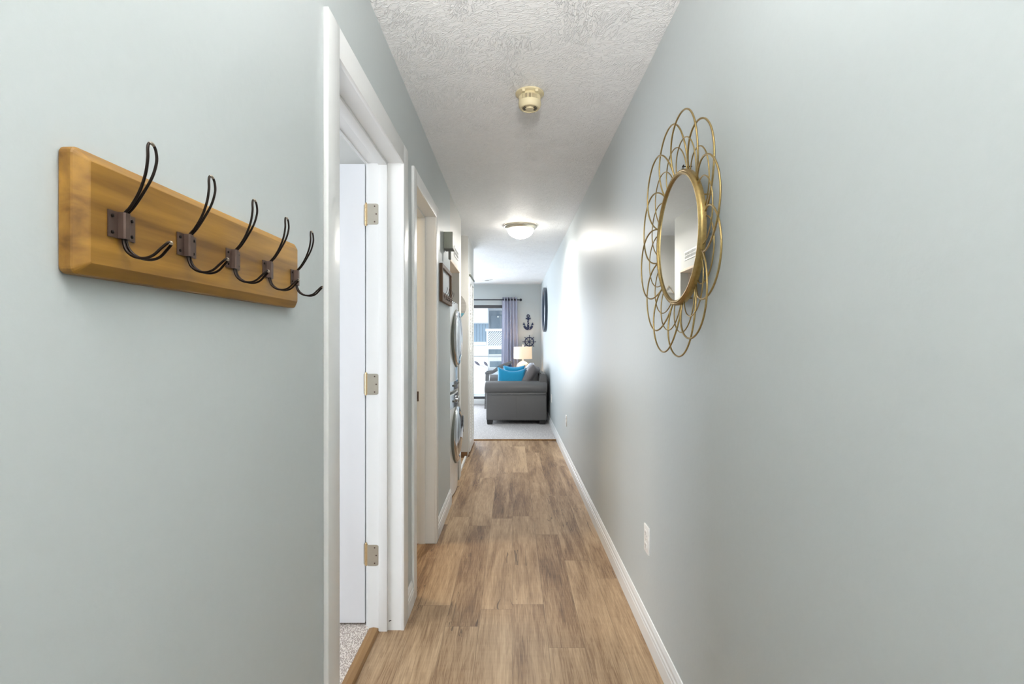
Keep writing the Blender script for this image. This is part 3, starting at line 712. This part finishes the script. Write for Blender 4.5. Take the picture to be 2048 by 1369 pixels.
bm = pillow(.40, .42, .15, .06); place(bm, Matrix.Translation((.285, 7.99, .705))@R(28, 'Y')@R(72, 'Z'))
pc = tagged(obj('throw_pillow', bm, M_cush, smooth='all'), 'taupe satin pillow leaning on the sofa back, nearest of the grey ones', 'pillow')
bm = pillow(.40, .44, .13, .06); place(bm, Matrix.Translation((.235, 8.30, .735))@R(30, 'Y')@R(84, 'Z'))
tagged(obj('throw_pillow', bm, M_cushw, smooth='all'), 'pale grey pillow propped behind the taupe pillow on the sofa', 'pillow')

# ------------------------------------------------------------------ end table, lamp
et = thing('side_table', 'small dark square table holding the lamp beyond the sofa', 'side table', (.27, 9.68, CZ))
bm = B(); box(bm, .06, .50, 9.46, 9.92, .565, .60, .006); obj('tabletop', bm, M_chairw, et)
for x in (.09, .47):
    for yy in (9.49, 9.89): bm = B(); box(bm, x-.02, x+.02, yy-.02, yy+.02, CZ, .565, .003); obj('leg', bm, M_chairw, et)
lx, ly = .20, 9.65
tl = thing('table_lamp', 'lit table lamp with drum shade and round cream ceramic base behind the sofa', 'lamp', (lx, ly, .60))
bm = B(); lathe(bm, [(.06, .60), (.065, .612), (.05, .625), (.085, .65), (.125, .70), (.135, .755), (.128, .81), (.10, .855), (.06, .885), (.025, .90)], (lx, ly, 0), n=40); obj('lamp_base', bm, M_ceramic, tl, smooth=True)
bm = B(); lathe(bm, [(.012, .898), (.010, .96), (.008, 1.19), (.012, 1.20), (.008, 1.22), (.001, 1.225)], (lx, ly, 0), n=16); obj('pole', bm, M_ceramic, tl, smooth=True)
bm = B(); lathe(bm, [(.178, .945), (.174, 1.175), (.171, 1.175), (.175, .945), (.178, .945)], (lx, ly, 0), n=48, cap=False)
for a in (0, 120, 240): tube(bm, [(lx, ly, 1.165), (lx+.172*math.cos(D(a)), ly+.172*math.sin(D(a)), 1.168)], .0015, 6)
obj('lamp_shade', bm, M_shade, tl, smooth=True, label='glowing cream drum shade')
bl = bpy.data.lights.new('table_lamp_bulb', 'POINT'); bl.energy = 2.2; bl.color = (1, .75, .5); bl.shadow_soft_size = .04
blo = bpy.data.objects.new('table_lamp_bulb', bl); COL.objects.link(blo); blo.location = (lx+.04, ly, 1.06)

# ------------------------------------------------------------------ armchair
ac = thing('armchair', 'weathered wood armchair with navy cushions between sofa and glass door', 'armchair', (-.25, 9.70, CZ))
for yy in (9.42, 9.88):
    bm = B(); prism(bm, [(-.53, CZ), (-.485, CZ), (-.462, .66), (-.505, .69)], 'Y', yy-.025, yy+.025); obj('leg', bm, M_chairw, ac)
    bm = B(); prism(bm, [(.01, CZ), (.05, CZ), (.02, .55), (-.03, .55)], 'Y', yy-.025, yy+.025); obj('leg', bm, M_chairw, ac)
    bm = B(); prism(bm, [(-.515, .665), (-.37, .672), (-.26, .735), (-.02, .86), (.0, .90), (-.25, .815), (-.39, .71), (-.515, .702)], 'Y', yy-.03, yy+.03); obj('armrest', bm, M_chairw, ac)
bm = B(); box(bm, -.47, 0, 9.445, 9.855, .28, .32, .005); obj('seat_frame', bm, M_chairw, ac)
bm = B(); smooth_box(bm, -.47, -.02, 9.46, 9.84, .322, .44, .03); obj('seat_cushion', bm, M_navy, ac, smooth=True)
bm = pillow(.38, .44, .16, .03); place(bm, Matrix.Translation((-.13, 9.65, .66))@R(24, 'Y')@R(90, 'Z')); obj('back_cushion', bm, M_navy, ac, smooth='all')
# tall vase with dried stems
va = thing('floor_vase', 'white floor vase with two dried seed head stems by the glass door', 'vase', (-.455, 10.02, CZ))
bm = B(); lathe(bm, [(.04, CZ), (.05, .08), (.056, .22), (.05, .40), (.033, .54), (.03, .60), (.038, .63), (.030, .632), (.024, .60)], (-.455, 10.02, 0), n=32); obj('vase', bm, M_ceramic, va, smooth=True)
for st, hd in (([(-.455, 10.02, .60), (-.48, 10.02, .70), (-.56, 10.02, .77), (-.655, 10.02, .80)], ((-.655, .80), (-.765, .885))), ([(-.455, 10.02, .60), (-.47, 10.02, .70), (-.50, 10.02, .79)], ((-.50, .79), (-.575, .875)))):
    bm = B(); tube(bm, spline(st, 6), .003, 6); sm = obj('stem', bm, M_leaf, va, smooth='all')
    (ax, az), (bx, bz) = hd; pts = [(ax+(bx-ax)*k/10, st[-1][1], az+(bz-az)*k/10) for k in range(11)]
    bm = B(); tube(bm, pts, [.003+.022*math.sin(PI*k/10)**.7 for k in range(11)], 10); obj('seed_head', bm, M_leaf, sm, smooth='all')

# ------------------------------------------------------------------ curtain and rod
YC = YF-.085
rod = thing('curtain_rod', 'thin black curtain rod with ball finial above the glass door', 'curtain rod', (-1.3, YC, 2.10))
bm = B(); tube(bm, [(-2.9, YC, 2.118), (.13, YC, 2.118)], .012, 12); obj('rod', bm, M_rod, rod, smooth=True)
bm = B(); lathe(bm, [(.012, .125), (.018, .13), (.010, .140), (.018, .148), (.028, .163), (.022, .184), (.002, .192)], (0, YC, 2.118), 'X', 20); obj('finial', bm, M_rod, rod, smooth=True)
for x in (.06, -2.8):
    bm = B(); box(bm, x-.008, x+.008, YC, YF, 2.10, 2.12); lathe(bm, [(.02, YF-.004), (.02, YF)], (x, 0, 2.11), 'Y', 16); obj('bracket', bm, M_rod, rod)
cu = thing('curtain', 'grey blue grommet curtain gathered at the right of the glass door', 'curtain', (-.06, YC, CZ))
bm = B(); NX, NZ = 96, 16; g = []
for j in range(NZ+1):
    f = j/NZ; z = .03+(2.17-.03)*f; row = []
    xa, xb = -.235+.03*f, .150-.055*f
    for i in range(NX+1):
        s = i/NX; x = xa+(xb-xa)*s
        y = YC+.032*math.sin(s*2*PI*5.0+.3)*(1-.15*f)+.008*math.sin(s*41+f*3)
        row.append(bm.verts.new((x, y, z)))
    g.append(row)
for j in range(NZ):
    for i in range(NX): bm.faces.new((g[j][i], g[j][i+1], g[j+1][i+1], g[j+1][i]))
bmesh.ops.solidify(bm, geom=list(bm.faces), thickness=.003)
obj('fabric', bm, M_curt, cu, smooth='all')
for k in range(10):
    x = -.205+.03+(.30)*(k+.0)/10*0.98
    bm = B(); lathe(bm, [(.026, -.003), (.026, .003), (.018, .003), (.018, -.003), (.026, -.003)], (x, YC, 2.118), 'X', 20, cap=False); obj('grommet', bm, M_rod, cu, smooth=True)

# ------------------------------------------------------------------ nautical wall decor
AX, AZ = .318, 1.668
def ringpoly(r, n=28): return [(r*math.cos(2*PI*k/n), r*math.sin(2*PI*k/n)) for k in range(n)]
an = thing('wall_anchor', 'navy anchor plaque on the far wall above the ship wheel', 'wall decoration', (AX, YF, AZ-.16))
bm = B(); ya, yb = YF-.016, YF-.001
# shank, stock, crown
prism(bm, [(AX-.016, AZ+.095), (AX+.016, AZ+.095), (AX+.022, AZ-.10), (AX-.022, AZ-.10)], 'Y', ya, yb)
pts = []; 
for k in range(21):
    a = D(200+140*k/20); pts.append((AX+.105*math.cos(a), AZ-.045+.115*math.sin(a)))
for k in range(21):
    a = D(340-140*k/20); pts.append((AX+.072*math.cos(a), AZ-.040+.062*math.sin(a)))
prism(bm, pts, 'Y', ya, yb)
for s in (-1, 1): prism(bm, [(AX+s*.085, AZ-.0), (AX+s*.058, AZ-.062), (AX+s*.112, AZ-.050)], 'Y', ya, yb)
obj('anchor_body', bm, M_navyw, an)
bm = B(); prism(bm, [(AX-.05, AZ+.062), (AX-.05, AZ+.088), (AX+.05, AZ+.088), (AX+.05, AZ+.062)], 'Y', ya-.002, yb); obj('stock', bm, M_navyw, an)
bm = B(); lathe(bm, [(.034, ya), (.034, yb), (.016, yb), (.016, ya), (.034, ya)], (AX, 0, AZ+.128), 'Y', 28, cap=False); obj('shackle', bm, M_navyw, an)
bm = B(); tube(bm, spline([(AX-.02, ya-.002, AZ+.04), (AX+.02, ya-.003, AZ+.015), (AX-.02, ya-.003, AZ-.02), (AX+.02, ya-.003, AZ-.055), (AX+.03, ya-.003, AZ-.12), (AX+.005, ya-.002, AZ-.155)], 6), .0035, 6); obj('rope', bm, M_cushw, an, label='pale rope twist')
WX, WZ = .340, 1.274
wh = thing('wall_ship_wheel', 'navy eight spoked ship wheel plaque on the far wall above the lamp', 'wall decoration', (WX, YF, WZ-.135))
bm = B(); lathe(bm, [(.097, ya), (.097, yb), (.077, yb), (.077, ya), (.097, ya)], (WX, 0, WZ), 'Y', 40, cap=False); obj('rim', bm, M_navyw, wh)
bm = B(); lathe(bm, [(.024, ya-.003), (.024, yb)], (WX, 0, WZ), 'Y', 24); obj('hub', bm, M_navyw, wh)
for k in range(8):
    a = 2*PI*k/8; u = Vector((math.cos(a), 0, math.sin(a)))
    bm = B(); tube(bm, [Vector((WX, ya+.006, WZ))+u*q for q in (.02, .09, .10, .112, .125, .137)], [.005, .005, .006, .004, .008, .005], 8); obj('spoke', bm, M_navyw, wh, smooth=True)

pm = thing('porthole_mirror', 'large round mirror in a thick dark navy rim on the right wall above the sofa', 'mirror', (XR, 8.58, 1.44))
bm = B(); lathe(bm, [(.375, XR-.001), (.382, XR-.012), (.380, XR-.045), (.365, XR-.052), (.315, XR-.040), (.305, XR-.018)], (0, 8.58, 1.822), 'X', 64, cap=False); obj('rim', bm, M_mirrorframe, pm, smooth=True)
bm = B(); lathe(bm, [(.310, XR-.002), (.310, XR-.020)], (0, 8.58, 1.822), 'X', 64); obj('mirror_glass', bm, M_mirror, pm)

# ------------------------------------------------------------------ outside
bm = B(); box(bm, -14, 10, 10.30, 40, -.5, -.10); o = struct('ground', bm, M_extw)
rl = thing('deck_railing', 'white deck railing with glass infill outside the sliding door', 'railing', (-1.0, 12.4, -.1))
bm = B(); box(bm, -5, 3, 12.36, 12.44, .90, .93, .003); obj('top_rail', bm, mat('rail_grey', (170, 172, 176), .6), rl)
bm = B(); box(bm, -5, 3, 12.37, 12.43, -.06, -.02, .003); obj('bottom_rail', bm, M_ext, rl)
for x in (-4.9, -3.0, -1.2, .6, 2.4):
    bm = B(); box(bm, x-.035, x+.035, 12.365, 12.435, -.1, .90, .003); obj('post', bm, M_ext, rl)
nb = thing('apartment_building', 'white and pale blue apartment building across from the glass door', 'building', (-1.5, 18, -.1))
YB_ = 18.0
def bx(px): return (px-1025)*.018
def bz(py): return EYE+(684.5-py)*.018
bm = B(); box(bm, -8, 4, YB_, YB_+6, -.1, 6); obj('wall', bm, M_ext, nb)
bm = B(); box(bm, bx(860), bx(978), YB_-.9, YB_, bz(648), bz(560), .01); box(bm, bx(860), 3, YB_-.9, YB_, bz(618), bz(560)); obj('upper_siding', bm, M_ext, nb)
bm = B()
x = bx(880)
while x < bx(973): box(bm, x, x+.10, YB_-.03, YB_, bz(684), bz(648)); x += .11
obj('blue_siding', bm, M_blue, nb, label='pale blue vertical siding')
bm = B(); box(bm, bx(979), bx(1010), YB_-.03, YB_+.0, bz(672), bz(622)); db = obj('door_surround', bm, M_gdoor, nb)
bm = B(); box(bm, bx(982), bx(1004), YB_-.05, YB_-.03, bz(672), bz(631), .01); obj('door', bm, M_gdoor, db)
bm = B(); box(bm, bx(974), bx(1012), YB_-.02, YB_, bz(692), bz(657)); obj('balcony_shade', bm, M_gdoor, nb)  # flat grey sheet painting the shade behind the lattice gaps
bm = B(); lathe(bm, [(.03, YB_-.07), (.035, YB_-.05)], (bx(996), 0, bz(634)), 'Y', 12); obj('door_light', bm, M_plastic, db)
lr = thing('lattice_railing', 'white railing with diagonal lattice slats on the building across', 'railing', (bx(990), 16.9, -.1))
YL = 16.95
def lx_(px): return (px-1025)*.01695
def lz(py): return EYE+(684.5-py)*.01695
bm = B(); box(bm, lx_(971), lx_(1012), YL-.05, YL+.05, lz(663), lz(658), .005); obj('top_rail', bm, M_ext, lr)
bm = B(); box(bm, lx_(973), lx_(976), YL-.04, YL+.04, -.1, lz(663), .005); obj('post', bm, M_ext, lr)
bm = B(); box(bm, lx_(1008), lx_(1011), YL-.04, YL+.04, -.1, lz(663), .005); obj('post', bm, M_ext, lr)
bm = B()
z0_, z1_ = lz(691), lz(663.5)
x = lx_(976)-.4
while x < lx_(1008):
    hgt = z1_-z0_; xa, xb = x, x+hgt*.95; ta, tb = 0.0, 1.0
    if xa < lx_(976): ta = (lx_(976)-xa)/(xb-xa)
    if xb > lx_(1008): tb = (lx_(1008)-xa)/(xb-xa)
    if tb > ta+.05:
        p, q = Vector((xa+(xb-xa)*ta, YL, z0_+hgt*ta)), Vector((xa+(xb-xa)*tb, YL, z0_+hgt*tb)); d = (q-p); ln = d.length; d.normalize()
        obox(bm, (p+q)/2, d, (0, 1, 0), d.cross(Vector((0, 1, 0))), ln, .02, .03)
    x += .075
obj('lattice_slats', bm, M_ext, lr)
bm = B(); box(bm, lx_(930), lx_(1012), YL-.03, YL+.05, lz(699), lz(691.5)); box(bm, lx_(930), lx_(972), YL-.03, YL+.05, lz(692), lz(684.5)); box(bm, lx_(930), lx_(976), YL-.03, YL+.05, -.1, lz(699)); obj('apron_board', bm, M_ext, lr)
for (pa, pb, q0, q1) in ((977, 1003, 709, 699), (979, 1003, 735, 723)):
    bm = B(); box(bm, bx(pa), bx(pb), YB_-.03, YB_-.0, bz(q0), bz(q1)); wn_ = obj('window', bm, M_win, nb)
    bm = B(); box(bm, bx(pa)-.03, bx(pa)+.01, YB_-.06, YB_-.0, bz(q0)-.03, bz(q1)+.03); box(bm, bx(pa), bx(pb), YB_-.06, YB_, bz(q0)-.04, bz(q0)); obj('window_frame', bm, M_ext, wn_)
